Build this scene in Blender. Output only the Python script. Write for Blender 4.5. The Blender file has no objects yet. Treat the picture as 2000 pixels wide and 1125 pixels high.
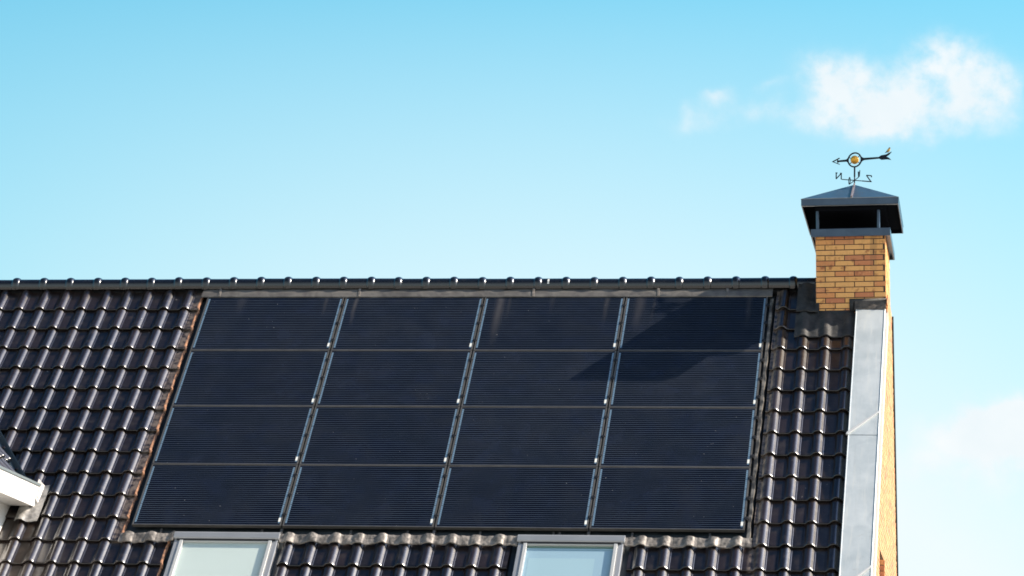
import bpy, math, random
from mathutils import Vector, Matrix, noise

sc = bpy.context.scene
R = math.radians
S2 = math.sqrt(.5)
RZ = 9.302                                   # height of the roof apex (in the plane of the panel glass)

# ------------------------------------------------------------------ camera
cam_d = bpy.data.cameras.new('camera')
cam = bpy.data.objects.new('camera', cam_d)
sc.collection.objects.link(cam)
cam_d.sensor_width = 36
cam_d.lens = 120.504
cam_d.clip_start = 0.5
cam_d.clip_end = 6000
rx = (0.9894433, 0.14278825, 0.02476827)
ux = (0.00152165, -0.18113609, 0.98345686)
wx = (-0.14491251, 0.97303712, 0.17944116)
cam.matrix_world = Matrix(((rx[0], ux[0], -wx[0], 6.4756),
                           (rx[1], ux[1], -wx[1], -41.4137),
                           (rx[2], ux[2], -wx[2], RZ - 7.7024),
                           (0, 0, 0, 1)))
sc.camera = cam
sc.view_settings.view_transform = 'Standard'
sc.view_settings.look = 'None'
sc.view_settings.exposure = 1.25
sc.view_settings.gamma = 1.0
sc.cycles.filter_width = 1.7

# ------------------------------------------------------------------ sun and sky
SUN = Vector((2.70, .815, 2.365)).normalized()
SUN_EL = math.asin(SUN.z)
SUN_AZ = math.atan2(SUN.x, SUN.y)
ld = bpy.data.lights.new('sun', 'SUN')
ld.energy = 3.8
ld.angle = R(.53)
ld.color = (1, .87, .71)
lo = bpy.data.objects.new('sun', ld)
sc.collection.objects.link(lo)
lo.rotation_euler = (-SUN).to_track_quat('-Z', 'Y').to_euler()
lo.location = (30, 10, 40)

world = bpy.data.worlds.new('World')
sc.world = world
world.use_nodes = True
WT = world.node_tree
WN, WL = WT.nodes, WT.links
WN.clear()


def wmath(op, a, b=None, c=None, clamp=False):
    n = WN.new('ShaderNodeMath')
    n.operation = op
    n.use_clamp = clamp
    for i, v in enumerate((a, b, c)):
        if v is None:
            continue
        if isinstance(v, (int, float)):
            n.inputs[i].default_value = v
        else:
            WL.new(v, n.inputs[i])
    return n.outputs[0]


sky = WN.new('ShaderNodeTexSky')
sky.sky_type = 'NISHITA'
sky.sun_disc = False
sky.sun_elevation = SUN_EL
sky.sun_rotation = SUN_AZ
sky.air_density = 1.0
sky.dust_density = 1.6
sky.ozone_density = 1.5
tint = WN.new('ShaderNodeMix')
tint.data_type = 'RGBA'
tint.blend_type = 'MULTIPLY'
tint.inputs[0].default_value = 1
WL.new(sky.outputs[0], tint.inputs[6])
tm = WN.new('ShaderNodeMix')
tm.data_type = 'RGBA'
tm.inputs[6].default_value = (.38, 1.0, .95, 1)
tm.inputs[7].default_value = (.10, .25, .36, 1)
# the bright aureole round the sun keeps its own whiter light
SUNV = WN.new('ShaderNodeVectorMath')
SUNV.operation = 'DOT_PRODUCT'
SUNV.inputs[1].default_value = tuple(SUN)
aur = WN.new('ShaderNodeMapRange')
aur.interpolation_type = 'SMOOTHSTEP'
aur.inputs[1].default_value = .62
aur.inputs[2].default_value = .97
WL.new(SUNV.outputs['Value'], aur.inputs[0])
tm2 = WN.new('ShaderNodeMix')
tm2.data_type = 'RGBA'
WL.new(aur.outputs[0], tm2.inputs[0])
WL.new(tm.outputs[2], tm2.inputs[6])
tm2.inputs[7].default_value = (1.25, 1.5, 1.85, 1)
WL.new(tm2.outputs[2], tint.inputs[7])
# clouds: soft banks fixed at their own bearing and height in the sky
tc = WN.new('ShaderNodeTexCoord')
sep = WN.new('ShaderNodeSeparateXYZ')
WL.new(tc.outputs['Generated'], sep.inputs[0])
WL.new(tc.outputs['Generated'], SUNV.inputs[0])
az = wmath('ARCTAN2', sep.outputs[0], sep.outputs[1])
el = wmath('ARCSINE', sep.outputs[2])
mrt = WN.new('ShaderNodeMapRange')
mrt.interpolation_type = 'SMOOTHSTEP'
mrt.inputs[1].default_value = R(20)
mrt.inputs[2].default_value = R(50)
WL.new(el, mrt.inputs[0])
WL.new(mrt.outputs[0], tm.inputs[0])
PXR = 1 / 6695.                              # one unit of the cloud list in radians
comb = WN.new('ShaderNodeCombineXYZ')
WL.new(wmath('MULTIPLY', az, 6695 / 100.), comb.inputs[0])
WL.new(wmath('MULTIPLY', el, 6695 / 100.), comb.inputs[1])


def wnoise(scale, detail, off, rough=.55):
    m = WN.new('ShaderNodeMapping')
    m.inputs['Location'].default_value = off
    WL.new(comb.outputs[0], m.inputs[0])
    n = WN.new('ShaderNodeTexNoise')
    n.inputs['Scale'].default_value = scale
    n.inputs['Detail'].default_value = detail
    n.inputs['Roughness'].default_value = rough
    WL.new(m.outputs[0], n.inputs['Vector'])
    return n.outputs[0]


warp1 = wnoise(.9, 4, (3.1, 7.7, 0))
warp2 = wnoise(.9, 4, (13.1, 2.3, 5))
azw = wmath('ADD', az, wmath('MULTIPLY', wmath('SUBTRACT', warp1, .5), 90 * PXR))
elw = wmath('ADD', el, wmath('MULTIPLY', wmath('SUBTRACT', warp2, .5), 90 * PXR))
# (bearing, height) of the middle in radians, half sizes in units, strength
CLOUDS = [(-0.05572, 0.24472, 70, 42, 1.35),
          (-0.05142, 0.24028, 60, 40, 0.96),
          (-0.04379, 0.23585, 90, 62, 1.48),
          (-0.03165, 0.23436, 90, 45, 1.51),
          (-0.02564, 0.24691, 80, 48, 1.32),
          (-0.01656, 0.24538, 85, 55, 1.29),
          (-0.00525, 0.24087, 60, 55, 1.29),
          (-0.04223, 0.22992, 130, 32, 0.96),
          (-0.00826, 0.23057, 80, 32, 0.8),
          (-0.02105, 0.22694, 90, 16, 0.49),
          (-0.01353, 0.23577, 70, 40, 0.64),
          (-0.0868, 0.23887, 32, 16, 0.87),
          (-0.09027, 0.23586, 34, 26, 0.48),
          (-0.09744, 0.23473, 22, 24, 0.65),
          (-0.07878, 0.23345, 70, 34, 0.59),
          (-0.09936, 0.23024, 80, 24, 0.39),
          (-0.07276, 0.24063, 24, 12, 0.48),
          (-0.06352, 0.23208, 80, 34, 0.52),
          (-0.11512, 0.2538, 30, 18, 0.25),
          (-0.08486, 0.23116, 110, 30, 0.29),
          (-0.00382, 0.14409, 75, 38, 3.6),
          (-0.00235, 0.13819, 110, 45, 2.87),
          (-0.0164, 0.1381, 75, 42, 1.12),
          (-0.01196, 0.13149, 170, 55, 0.53),
          (-0.06774, 0.20007, 70, 60, 0.25),
          (-0.02673, 0.12027, 300, 200, 0.6)]
field = None
for (ca, ce, sx, sy, k) in CLOUDS:
    dx = wmath('MULTIPLY', wmath('SUBTRACT', azw, ca), 1 / (sx * PXR))
    dy = wmath('MULTIPLY', wmath('SUBTRACT', elw, ce), 1 / (sy * PXR))
    r2 = wmath('ADD', wmath('MULTIPLY', dx, dx), wmath('MULTIPLY', dy, dy))
    g = wmath('MULTIPLY', wmath('EXPONENT', wmath('MULTIPLY', r2, -1)), k)
    field = g if field is None else wmath('ADD', field, g)
fine = wnoise(1.7, 8, (1, 4, 2), .55)
fmod = wmath('MULTIPLY', field, wmath('ADD', -.25, wmath('MULTIPLY', fine, 2.1)))
mr = WN.new('ShaderNodeMapRange')
mr.interpolation_type = 'SMOOTHSTEP'
mr.inputs[1].default_value = .05
mr.inputs[2].default_value = 2.1
mr.inputs[3].default_value = 0
mr.inputs[4].default_value = .92
WL.new(fmod, mr.inputs[0])
# the pale haze low over the horizon, a little stronger towards the sun
azn = wmath('MULTIPLY', wmath('ADD', az, .125), 1 / .235)
hz = wmath('MULTIPLY', wmath('MULTIPLY', wmath('SUBTRACT', R(16.2), el), 1.35 / R(11.6)), wmath('MAXIMUM', .35, wmath('EXPONENT', wmath('MULTIPLY', wmath('MULTIPLY', azn, azn), -1))))
# bright veil added behind the viewer, unseen, to fill the shaded chimney front
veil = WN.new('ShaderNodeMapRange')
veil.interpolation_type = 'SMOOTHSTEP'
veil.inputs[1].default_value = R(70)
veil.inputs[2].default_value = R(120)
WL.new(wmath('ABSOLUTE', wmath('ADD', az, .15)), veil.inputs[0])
hz_fill = wmath('MULTIPLY', veil.outputs[0], wmath('MULTIPLY', wmath('SUBTRACT', R(56), el), 1 / R(40)))
hz = wmath('MAXIMUM', hz, wmath('MINIMUM', hz_fill, .85))
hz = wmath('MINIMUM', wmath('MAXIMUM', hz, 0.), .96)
hm = WN.new('ShaderNodeMix')
hm.data_type = 'RGBA'
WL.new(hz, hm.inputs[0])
WL.new(tint.outputs[2], hm.inputs[6])
hm.inputs[7].default_value = (4.2, 4.62, 4.72, 1)
cm = WN.new('ShaderNodeMix')
cm.data_type = 'RGBA'
WL.new(mr.outputs[0], cm.inputs[0])
WL.new(hm.outputs[2], cm.inputs[6])
shade = WN.new('ShaderNodeMix')
shade.data_type = 'RGBA'
WL.new(wnoise(.8, 5, (4, 9, 1)), shade.inputs[0])
shade.inputs[6].default_value = (3.75, 4.2, 4.45, 1)
shade.inputs[7].default_value = (4.75, 4.8, 4.8, 1)
WL.new(shade.outputs[2], cm.inputs[7])
bg = WN.new('ShaderNodeBackground')
bg.inputs[1].default_value = .09
WL.new(cm.outputs[2], bg.inputs[0])
wo = WN.new('ShaderNodeOutputWorld')
WL.new(bg.outputs[0], wo.inputs[0])

# ------------------------------------------------------------------ helpers
rnd = random.Random(7)


class MB:
    """Collects faces and links them as one mesh object."""
    def __init__(s):
        s.v, s.f, s.m = [], [], []

    def quad(s, *ps, m=0):
        b = len(s.v)
        s.v += [tuple(p) for p in ps]
        s.f.append(tuple(range(b, b + len(ps))))
        s.m.append(m)

    def grid(s, rows, m=0, close=False):
        """rows: equally long lists of points"""
        b = len(s.v)
        w = len(rows[0])
        for r in rows:
            s.v += [tuple(p) for p in r]
        for i in range(len(rows) - 1):
            for j in range(w if close else w - 1):
                k = (j + 1) % w
                s.f.append((b + i * w + j, b + i * w + k, b + (i + 1) * w + k, b + (i + 1) * w + j))
                s.m.append(m)

    def box(s, lo, hi, fn=None, m=0):
        b = len(s.v)
        x0, y0, z0 = lo
        x1, y1, z1 = hi
        P = [(x0, y0, z0), (x1, y0, z0), (x1, y1, z0), (x0, y1, z0),
             (x0, y0, z1), (x1, y0, z1), (x1, y1, z1), (x0, y1, z1)]
        s.v += [tuple(fn(*p)) if fn else p for p in P]
        for q in ((0, 3, 2, 1), (4, 5, 6, 7), (0, 1, 5, 4), (1, 2, 6, 5), (2, 3, 7, 6), (3, 0, 4, 7)):
            s.f.append(tuple(b + i for i in q))
            s.m.append(m)

    def prism(s, poly, a, b_, fn, m=0):
        """poly in 2-D, extruded from a to b_ on the third axis; fn(p, q, t) -> point"""
        n = len(poly)
        b = len(s.v)
        s.v += [tuple(fn(p[0], p[1], a)) for p in poly] + [tuple(fn(p[0], p[1], b_)) for p in poly]
        s.f.append(tuple(b + i for i in range(n))[::-1]); s.m.append(m)
        s.f.append(tuple(b + n + i for i in range(n))); s.m.append(m)
        for i in range(n):
            j = (i + 1) % n
            s.f.append((b + i, b + j, b + n + j, b + n + i)); s.m.append(m)

    def tube(s, pts, rad, n=10, m=0):
        pts = [Vector(p) for p in pts]
        rads = rad if isinstance(rad, (list, tuple)) else [rad] * len(pts)
        rows = []
        for i, p in enumerate(pts):
            d = (pts[min(i + 1, len(pts) - 1)] - pts[max(i - 1, 0)]).normalized()
            a = d.orthogonal().normalized() if i == 0 else (prev - d * prev.dot(d)).normalized()
            prev = a
            c = d.cross(a)
            rows.append([p + (a * math.cos(t) + c * math.sin(t)) * rads[i] for t in [2 * math.pi * k / n for k in range(n)]])
        s.grid(rows, m, True)
        b = len(s.v)
        s.v += [tuple(q) for q in rows[0]] + [tuple(q) for q in rows[-1]]
        s.f.append(tuple(b + k for k in range(n))[::-1]); s.m.append(m)
        s.f.append(tuple(b + n + k for k in range(n))); s.m.append(m)

    def build(s, name, mats, parent=None, origin=(0, 0, 0), smooth=False, bevel=0, fix=True):
        me = bpy.data.meshes.new(name)
        o = Vector(origin)
        me.from_pydata([tuple(Vector(p) - o) for p in s.v], [], s.f)
        mats = mats if isinstance(mats, (list, tuple)) else [mats]
        for m in mats:
            me.materials.append(m)
        for p, i in zip(me.polygons, s.m):
            p.material_index = i
            p.use_smooth = smooth
        if fix:
            import bmesh
            bm = bmesh.new()
            bm.from_mesh(me)
            bmesh.ops.recalc_face_normals(bm, faces=bm.faces)
            bm.to_mesh(me)
            bm.free()
        ob = bpy.data.objects.new(name, me)
        sc.collection.objects.link(ob)
        if parent is not None:
            ob.parent = parent
        else:
            ob.location = origin
        if bevel:
            md = ob.modifiers.new('bevel', 'BEVEL')
            md.width = bevel
            md.segments = 2
            md.limit_method = 'ANGLE'
            md.angle_limit = R(40)
        return ob


def tag(o, label=None, cat=None, group=None, kind=None):
    if label: o['label'] = label
    if cat: o['category'] = cat
    if group: o['group'] = group
    if kind: o['kind'] = kind
    return o


def empty(name, loc=(0, 0, 0), rot=(0, 0, 0)):
    o = bpy.data.objects.new(name, None)
    o.empty_display_size = .2
    o.location = loc
    o.rotation_euler = rot
    sc.collection.objects.link(o)
    return o


def RP(u, v, n=0.):
    """a point of the front roof slope: u along the ridge, v down the slope, n off the surface"""
    return (u, -S2 * v - S2 * n, RZ - S2 * v + S2 * n)


def lerp(a, b, t):
    return a + (b - a) * t


# ------------------------------------------------------------------ materials
def mat(name, col, rough=.5, metal=0, spec=.5, coat=0):
    m = bpy.data.materials.new(name)
    m.use_nodes = True
    b = m.node_tree.nodes['Principled BSDF']
    b.inputs['Base Color'].default_value = (*col, 1)
    b.inputs['Roughness'].default_value = rough
    b.inputs['Metallic'].default_value = metal
    b.inputs['Specular IOR Level'].default_value = spec
    b.inputs['Coat Weight'].default_value = coat
    return m


class NT:
    def __init__(s, m):
        s.t = m.node_tree
        s.b = s.t.nodes['Principled BSDF']

    def new(s, typ, **kw):
        n = s.t.nodes.new(typ)
        for k, v in kw.items():
            setattr(n, k, v)
        return n

    def set(s, sock, v):
        if isinstance(v, bpy.types.NodeSocket):
            s.t.links.new(v, sock)
        elif isinstance(v, tuple) and sock.type == 'RGBA' and len(v) == 3:
            sock.default_value = (*v, 1)
        else:
            sock.default_value = v

    def math(s, op, a, b=None, c=None, clamp=False):
        n = s.new('ShaderNodeMath', operation=op, use_clamp=clamp)
        for i, v in enumerate((a, b, c)):
            if v is not None:
                s.set(n.inputs[i], v)
        return n.outputs[0]

    def ramp(s, x, a, b, lo=0., hi=1., smooth=True):
        n = s.new('ShaderNodeMapRange', interpolation_type='SMOOTHSTEP' if smooth else 'LINEAR')
        for i, v in enumerate((x, a, b, lo, hi)):
            s.set(n.inputs[i], v)
        return n.outputs[0]

    def mix(s, f, a, b, blend='MIX'):
        n = s.new('ShaderNodeMix', data_type='RGBA', blend_type=blend)
        s.set(n.inputs[0], f); s.set(n.inputs[6], a); s.set(n.inputs[7], b)
        return n.outputs[2]

    def pos(s):
        return s.new('ShaderNodeNewGeometry').outputs['Position']

    def obj(s):
        return s.new('ShaderNodeTexCoord').outputs['Object']

    def island(s):
        return s.new('ShaderNodeNewGeometry').outputs['Random Per Island']

    def noise(s, vec, scale, detail=4, rough=.55, dist=0., mul=None, out=0):
        if mul:
            mp = s.new('ShaderNodeMapping')
            mp.inputs['Scale'].default_value = mul
            s.set(mp.inputs[0], vec)
            vec = mp.outputs[0]
        n = s.new('ShaderNodeTexNoise')
        s.set(n.inputs['Vector'], vec)
        n.inputs['Scale'].default_value = scale
        n.inputs['Detail'].default_value = detail
        n.inputs['Roughness'].default_value = rough
        n.inputs['Distortion'].default_value = dist
        return n.outputs[out]

    def bump(s, h, strength=.3, dist=.01):
        n = s.new('ShaderNodeBump')
        n.inputs['Strength'].default_value = strength
        n.inputs['Distance'].default_value = dist
        s.set(n.inputs['Height'], h)
        s.set(s.b.inputs['Normal'], n.outputs[0])

    def color(s, v): s.set(s.b.inputs['Base Color'], v)
    def rough(s, v): s.set(s.b.inputs['Roughness'], v)


def slope_uv(t):
    """position of the front slope as (u, v, n) sockets"""
    sp = t.new('ShaderNodeSeparateXYZ')
    t.set(sp.inputs[0], t.pos())
    y, z = sp.outputs[1], sp.outputs[2]
    v = t.math('MULTIPLY', t.math('ADD', y, t.math('SUBTRACT', z, RZ)), -S2)
    return sp.outputs[0], v


# glazed dark brown roof tile
M_tile = mat('glazed_tile', (.016, .012, .0115), .27, spec=.3, coat=1.0)
M_tile.node_tree.nodes['Principled BSDF'].inputs['Coat Roughness'].default_value = .235
t = NT(M_tile)
p = t.pos()
is_ = t.island()
n1 = t.noise(p, 9, 5)
n2 = t.noise(p, 60, 3)
c = t.mix(is_, (.007, .005, .0045), (.021, .0130, .0105))
c = t.mix(t.math('MULTIPLY', t.ramp(n1, .48, .72), .55), c, (.042, .032, .025))
u, v = slope_uv(t)
# cutting dust along the cut tiles beside the panels, and lime specks
cut = t.math('MULTIPLY', t.ramp(u, -3.72, -3.655), t.ramp(u, -3.5, -3.58))
cut = t.math('MULTIPLY', cut, t.ramp(v, 5.25, 5.1))
cut2 = t.math('MULTIPLY', t.ramp(u, 3.70, 3.665), t.ramp(u, 3.55, 3.6))
dirt = t.math('MULTIPLY', t.math('ADD', cut, cut2, clamp=True), t.ramp(t.noise(p, 16, 5, .6), .35, .62))
c = t.mix(t.math('MULTIPLY', dirt, .8), c, (.17, .13, .105))
sp = t.ramp(t.noise(p, 23, 2), .755, .79)
c = t.mix(t.math('MULTIPLY', sp, .6), c, (.4, .38, .35))
t.color(c)
t.rough(t.math('ADD', t.math('ADD', .27, t.math('MULTIPLY', n1, .14)), t.math('MULTIPLY', dirt, .4)))
t.bump(t.math('ADD', n2, t.math('MULTIPLY', t.noise(p, 14, 2), 3)), .12, .006)

M_ridge = mat('glazed_ridge', (.012, .013, .018), .22, spec=.4, coat=1.0)
M_ridge.node_tree.nodes['Principled BSDF'].inputs['Coat Roughness'].default_value = .25
t = NT(M_ridge)
n1 = t.noise(t.pos(), 12, 5)
t.color(t.mix(t.ramp(n1, .5, .8), (.007, .008, .011), (.018, .017, .017)))
t.rough(t.math('ADD', .17, t.math('MULTIPLY', n1, .14)))
t.bump(t.noise(t.pos(), 25, 3), .1, .006)

M_terra = mat('cut_clay', (.34, .15, .07), .85)
t = NT(M_terra)
t.color(t.mix(t.ramp(t.noise(t.pos(), 14, 5), .35, .65), (.13, .07, .045), (.40, .19, .10)))


def lead_mat(name, a, b, rough=.5, sc_=7):
    m = mat(name, a, rough, .25, .5)
    t = NT(m)
    n = t.noise(t.pos(), sc_, 6, .6, .6)
    n2 = t.noise(t.pos(), 45, 4)
    t.color(t.mix(t.ramp(n, .32, .68), a, b))
    t.rough(t.math('ADD', rough - .12, t.math('MULTIPLY', n2, .25)))
    t.bump(t.math('ADD', n, t.math('MULTIPLY', n2, .25)), .45, .012)
    return m


M_lead_dark = lead_mat('dark_lead', (.022, .024, .026), (.05, .05, .05), .66)
M_lead = lead_mat('weathered_lead', (.10, .09, .08), (.27, .24, .21), .55, 8)
M_lead_head = lead_mat('head_lead', (.085, .08, .076), (.165, .152, .136), .55, 5)
M_lead_pale = lead_mat('pale_lead', (.22, .21, .2), (.42, .4, .37), .45, 12)

M_zinc = mat('zinc', (.42, .47, .48), .5, .3, .5)
t = NT(M_zinc)
p = t.pos()
n = t.noise(p, 3.2, 6, .6, .8)
n2 = t.noise(p, 3, 5, .6, 0, (7, .7, .7))
c = t.mix(t.ramp(n, .3, .7), (.45, .50, .515), (.54, .58, .59))
c = t.mix(t.math('MULTIPLY', t.ramp(n2, .5, .7), .45), c, (.64, .65, .62))
c = t.mix(t.math('MULTIPLY', t.ramp(t.noise(p, 7, 6, .7), .60, .70), .3), c, (.36, .37, .36))
c = t.mix(t.math('MULTIPLY', t.ramp(t.noise(p, 1.4, 6, .6, 1.), .5, .7), .15), c, (.38, .42, .44))
c = t.mix(t.math('MULTIPLY', t.ramp(t.noise(p, 1, 4, .6, 0, (16, .5, .5)), .58, .7), .22), c, (.38, .40, .40))
t.color(c)
t.rough(t.math('ADD', .42, t.math('MULTIPLY', n, .2)))
t.bump(t.noise(p, 2.5, 3), .22, .03)

M_zinc_edge = mat('zinc_edge', (.62, .62, .6), .45, .3)
M_valley = mat('blue_zinc', (.07, .105, .13), .4, .6)

# chimney brick: each brick is its own island
def brick_mat(name, pale):
    m = mat(name, (.5, .3, .1), .8, spec=.25)
    t = NT(m)
    p = t.pos()
    r = t.island()
    cr = t.new('ShaderNodeValToRGB')
    e = cr.color_ramp
    e.interpolation = 'LINEAR'
    cols = [(0, (.76, .385, .13)), (.35, (.82, .435, .16)), (.68, (.78, .395, .14)), (.84, (.70, .30, .115)), (.95, (.54, .20, .10)), (1, (.78, .41, .16))]
    e.elements[0].position = 0
    e.elements[0].color = (*cols[0][1], 1)
    e.elements[1].position = 1
    e.elements[1].color = (*cols[-1][1], 1)
    for q, cc in cols[1:-1]:
        x = e.elements.new(q)
        x.color = (*cc, 1)
    t.set(cr.inputs[0], r)
    c = cr.outputs[0]
    nn = t.noise(p, 11, 4, .6)
    c = t.mix(t.math('MULTIPLY', t.ramp(nn, .54, .7), .75), c, (.30, .10, .05))
    c = t.mix(t.math('MULTIPLY', t.ramp(t.noise(p, 17, 3, .5), .55, .75), .4), c, (.76, .45, .2))
    c = t.mix(t.math('MULTIPLY', t.ramp(t.noise(p, 90, 3), .58, .7), .35), c, (.2, .1, .05))
    if pale:  # same brick as the chimney, colour dulled to offset the sun on the gable
        c = t.mix(.42, c, (.38, .25, .18))
    spz = t.new('ShaderNodeSeparateXYZ')
    t.set(spz.inputs[0], p)
    run = t.math('MULTIPLY', t.ramp(t.noise(p, 1, 4, .6, 0, (9, 9, .8)), .48, .66), t.ramp(spz.outputs[2], RZ - .35, RZ + .5))
    c = t.mix(t.math('MULTIPLY', run, .42), c, (.16, .10, .06))
    t.color(c)
    t.bump(t.math('ADD', t.noise(p, 120, 3), t.math('MULTIPLY', nn, .6)), .5, .006)
    return m


M_brick = brick_mat('yellow_brick', False)
M_brick_gable = brick_mat('yellow_brick_sunlit', True)
M_mortar = mat('dark_mortar', (.075, .062, .055), .95, spec=.1)
M_mortar_gable = mat('gable_mortar', (.16, .13, .1), .95, spec=.1)
for m in (M_mortar, M_mortar_gable):
    t = NT(m)
    a = tuple(t.b.inputs['Base Color'].default_value)[:3]
    t.color(t.mix(t.noise(t.pos(), 60, 4), tuple(x * .6 for x in a), tuple(x * 1.4 for x in a)))

M_cap = mat('slate_blue_metal', (.028, .05, .075), .3, .3, .6)
t = NT(M_cap)
n = t.noise(t.pos(), 6, 6, .6, .7)
t.color(t.mix(t.ramp(n, .35, .7), (.034, .062, .105), (.05, .085, .135)))
t.rough(t.math('ADD', .24, t.math('MULTIPLY', n, .2)))
t.bump(t.noise(t.pos(), 4, 3), .1, .02)
M_cap_in = mat('sooty_metal', (.008, .0095, .0125), .9, spec=0)
M_cap_edge = mat('worn_metal_edge', (.3, .3, .3), .4, .7)

# solar glass: fine silver lines across dark cells
M_glass = mat('solar_glass', (.01, .014, .026), .16, spec=.14)
t = NT(M_glass)
o = t.obj()
p = t.pos()
sp = t.new('ShaderNodeSeparateXYZ')
t.set(sp.inputs[0], o)
ly = t.math('FRACT', t.math('MULTIPLY', t.math('ADD', sp.outputs[1], 5), 1 / .0372))
line = t.math('MULTIPLY', t.ramp(ly, .52, .60), t.ramp(ly, .94, .86))
cellx = t.math('FRACT', t.math('MULTIPLY', t.math('ADD', sp.outputs[0], 5), 1 / .283))
band = t.noise(p, 1.0, 3, .5, 0, (3.4, .5, .5))
cellc = t.mix(t.ramp(band, .38, .62), (.0012, .0032, .0100), (.0028, .0044, .0105))
cellc = t.mix(t.math('MULTIPLY', t.ramp(t.noise(p, 4, 4), .45, .7), .5), cellc, (.004, .008, .026))
ln = t.math('MULTIPLY', line, t.math('ADD', .55, t.math('MULTIPLY', t.noise(p, 5, 4), .5)))
c = t.mix(t.math('MULTIPLY', ln, .95), cellc, (.044, .056, .076))
u, v = slope_uv(t)
# rain streaks of lead dust below the head flashing
st = None
for (u0, wd, ln_, k) in ((.215, .045, 1.25, .9), (.33, .02, .6, .3), (-1.60, .022, .75, .75), (-1.98, .02, .5, .35), (1.53, .025, .7, .5), (1.94, .05, .9, .55), (2.12, .02, .7, .3), (3.28, .03, .8, .4), (-3.05, .05, .5, .25), (.85, .03, .5, .2)):
    du_ = t.math('MULTIPLY', t.math('SUBTRACT', t.math('ADD', u, t.math('MULTIPLY', t.math('SUBTRACT', t.noise(p, 2.5, 2), .5), .05)), u0), 1 / wd)
    q_ = t.math('MULTIPLY', t.math('EXPONENT', t.math('MULTIPLY', t.math('MULTIPLY', du_, du_), -1)), t.math('MULTIPLY', t.ramp(v, .3 + ln_, .32), k))
    st = q_ if st is None else t.math('ADD', st, q_)
st = t.math('MULTIPLY', st, t.math('ADD', .5, t.noise(p, 9, 4, .6, 0, (2.5, .6, .6))), clamp=True)
c = t.mix(t.math('MULTIPLY', st, .5), c, (.13, .118, .115))
dust = t.ramp(t.noise(p, 1.6, 5, .6, .5), .4, .75)
c = t.mix(t.math('MULTIPLY', dust, .035), c, (.14, .135, .135))
orand = t.new('ShaderNodeObjectInfo').outputs['Random']
c = t.mix(t.math('MULTIPLY', orand, .24), c, (.004, .006, .012))
spk = t.ramp(t.noise(p, 30, 1), .80, .83)
c = t.mix(t.math('MULTIPLY', spk, .5), c, (.4, .4, .4))
t.color(c)
t.rough(t.math('ADD', .12, t.math('MULTIPLY', dust, .12)))

M_ribbon = mat('solar_ribbon', (.22, .34, .45), .35, .35)
t = NT(M_ribbon)
sp = t.new('ShaderNodeSeparateXYZ')
t.set(sp.inputs[0], t.obj())
fr = t.math('FRACT', t.math('MULTIPLY', t.math('ADD', sp.outputs[1], 5), 1 / .0372))
t.color(t.mix(t.math('MULTIPLY', t.ramp(fr, .3, .6), .6), (.20, .30, .39), (.09, .16, .235)))
M_white_tab = mat('white_tab', (.75, .75, .7), .4)
M_frame = mat('panel_frame', (.13, .125, .12), .38, .55)
t = NT(M_frame)
t.color(t.mix(t.noise(t.pos(), 8, 4), (.10, .097, .093), (.20, .19, .175)))
M_clip = mat('black_clip', (.006, .006, .007), .5)
M_tray = mat('mounting_plastic', (.012, .017, .021), .45)
t = NT(M_tray)
t.color(t.mix(t.ramp(t.noise(t.pos(), 3, 5), .35, .7), (.010, .015, .019), (.026, .033, .038)))
M_rail = mat('dull_rail', (.10, .095, .09), .5, .5)
M_tan = mat('tray_rim', (.2, .185, .165), .5, .3)
t = NT(M_tan)
t.color(t.mix(t.ramp(t.noise(t.pos(), 8, 5), .4, .65), (.06, .058, .055), (.26, .235, .205)))

M_winframe = mat('grey_aluminium', (.24, .25, .265), .42, .5)
t = NT(M_winframe)
t.color(t.mix(t.noise(t.pos(), 4, 4), (.34, .35, .365), (.44, .45, .46)))
M_winlight = mat('pale_aluminium', (.55, .55, .53), .4, .3)
M_rubber = mat('black_rubber', (.012, .013, .015), .6)
M_blind_pale = mat('pale_blind', (.66, .80, .76), .9)
t = NT(M_blind_pale)
t.color(t.mix(t.noise(t.pos(), 2, 3), (.56, .62, .59), (.62, .67, .64)))
M_sky_sheet = mat('sky_reflection_blue', (.33, .47, .57), .9)  # blue of the sky reflected in the glass, painted as a base colour
M_blind_mid = mat('light_blue_blind', (.38, .53, .60), .9)
M_trim = mat('green_trim', (.18, .26, .2), .6)

M_pane = bpy.data.materials.new('window_glass')
M_pane.use_nodes = True
nt = M_pane.node_tree
nt.nodes.clear()
out = nt.nodes.new('ShaderNodeOutputMaterial')
mx = nt.nodes.new('ShaderNodeMixShader')
lw = nt.nodes.new('ShaderNodeLayerWeight')
lw.inputs[0].default_value = .5
pw = nt.nodes.new('ShaderNodeMath')
pw.operation = 'POWER'
pw.inputs[1].default_value = 5
nt.links.new(lw.outputs['Facing'], pw.inputs[0])
fr = nt.nodes.new('ShaderNodeMapRange')
fr.inputs[3].default_value = .06
nt.links.new(pw.outputs[0], fr.inputs[0])
tr = nt.nodes.new('ShaderNodeBsdfTransparent')
tr.inputs[0].default_value = (.95, .98, .98, 1)
gl = nt.nodes.new('ShaderNodeBsdfGlossy')
gl.inputs['Roughness'].default_value = .02
nt.links.new(fr.outputs[0], mx.inputs[0])
nt.links.new(tr.outputs[0], mx.inputs[1])
nt.links.new(gl.outputs[0], mx.inputs[2])
nt.links.new(mx.outputs[0], out.inputs[0])

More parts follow.
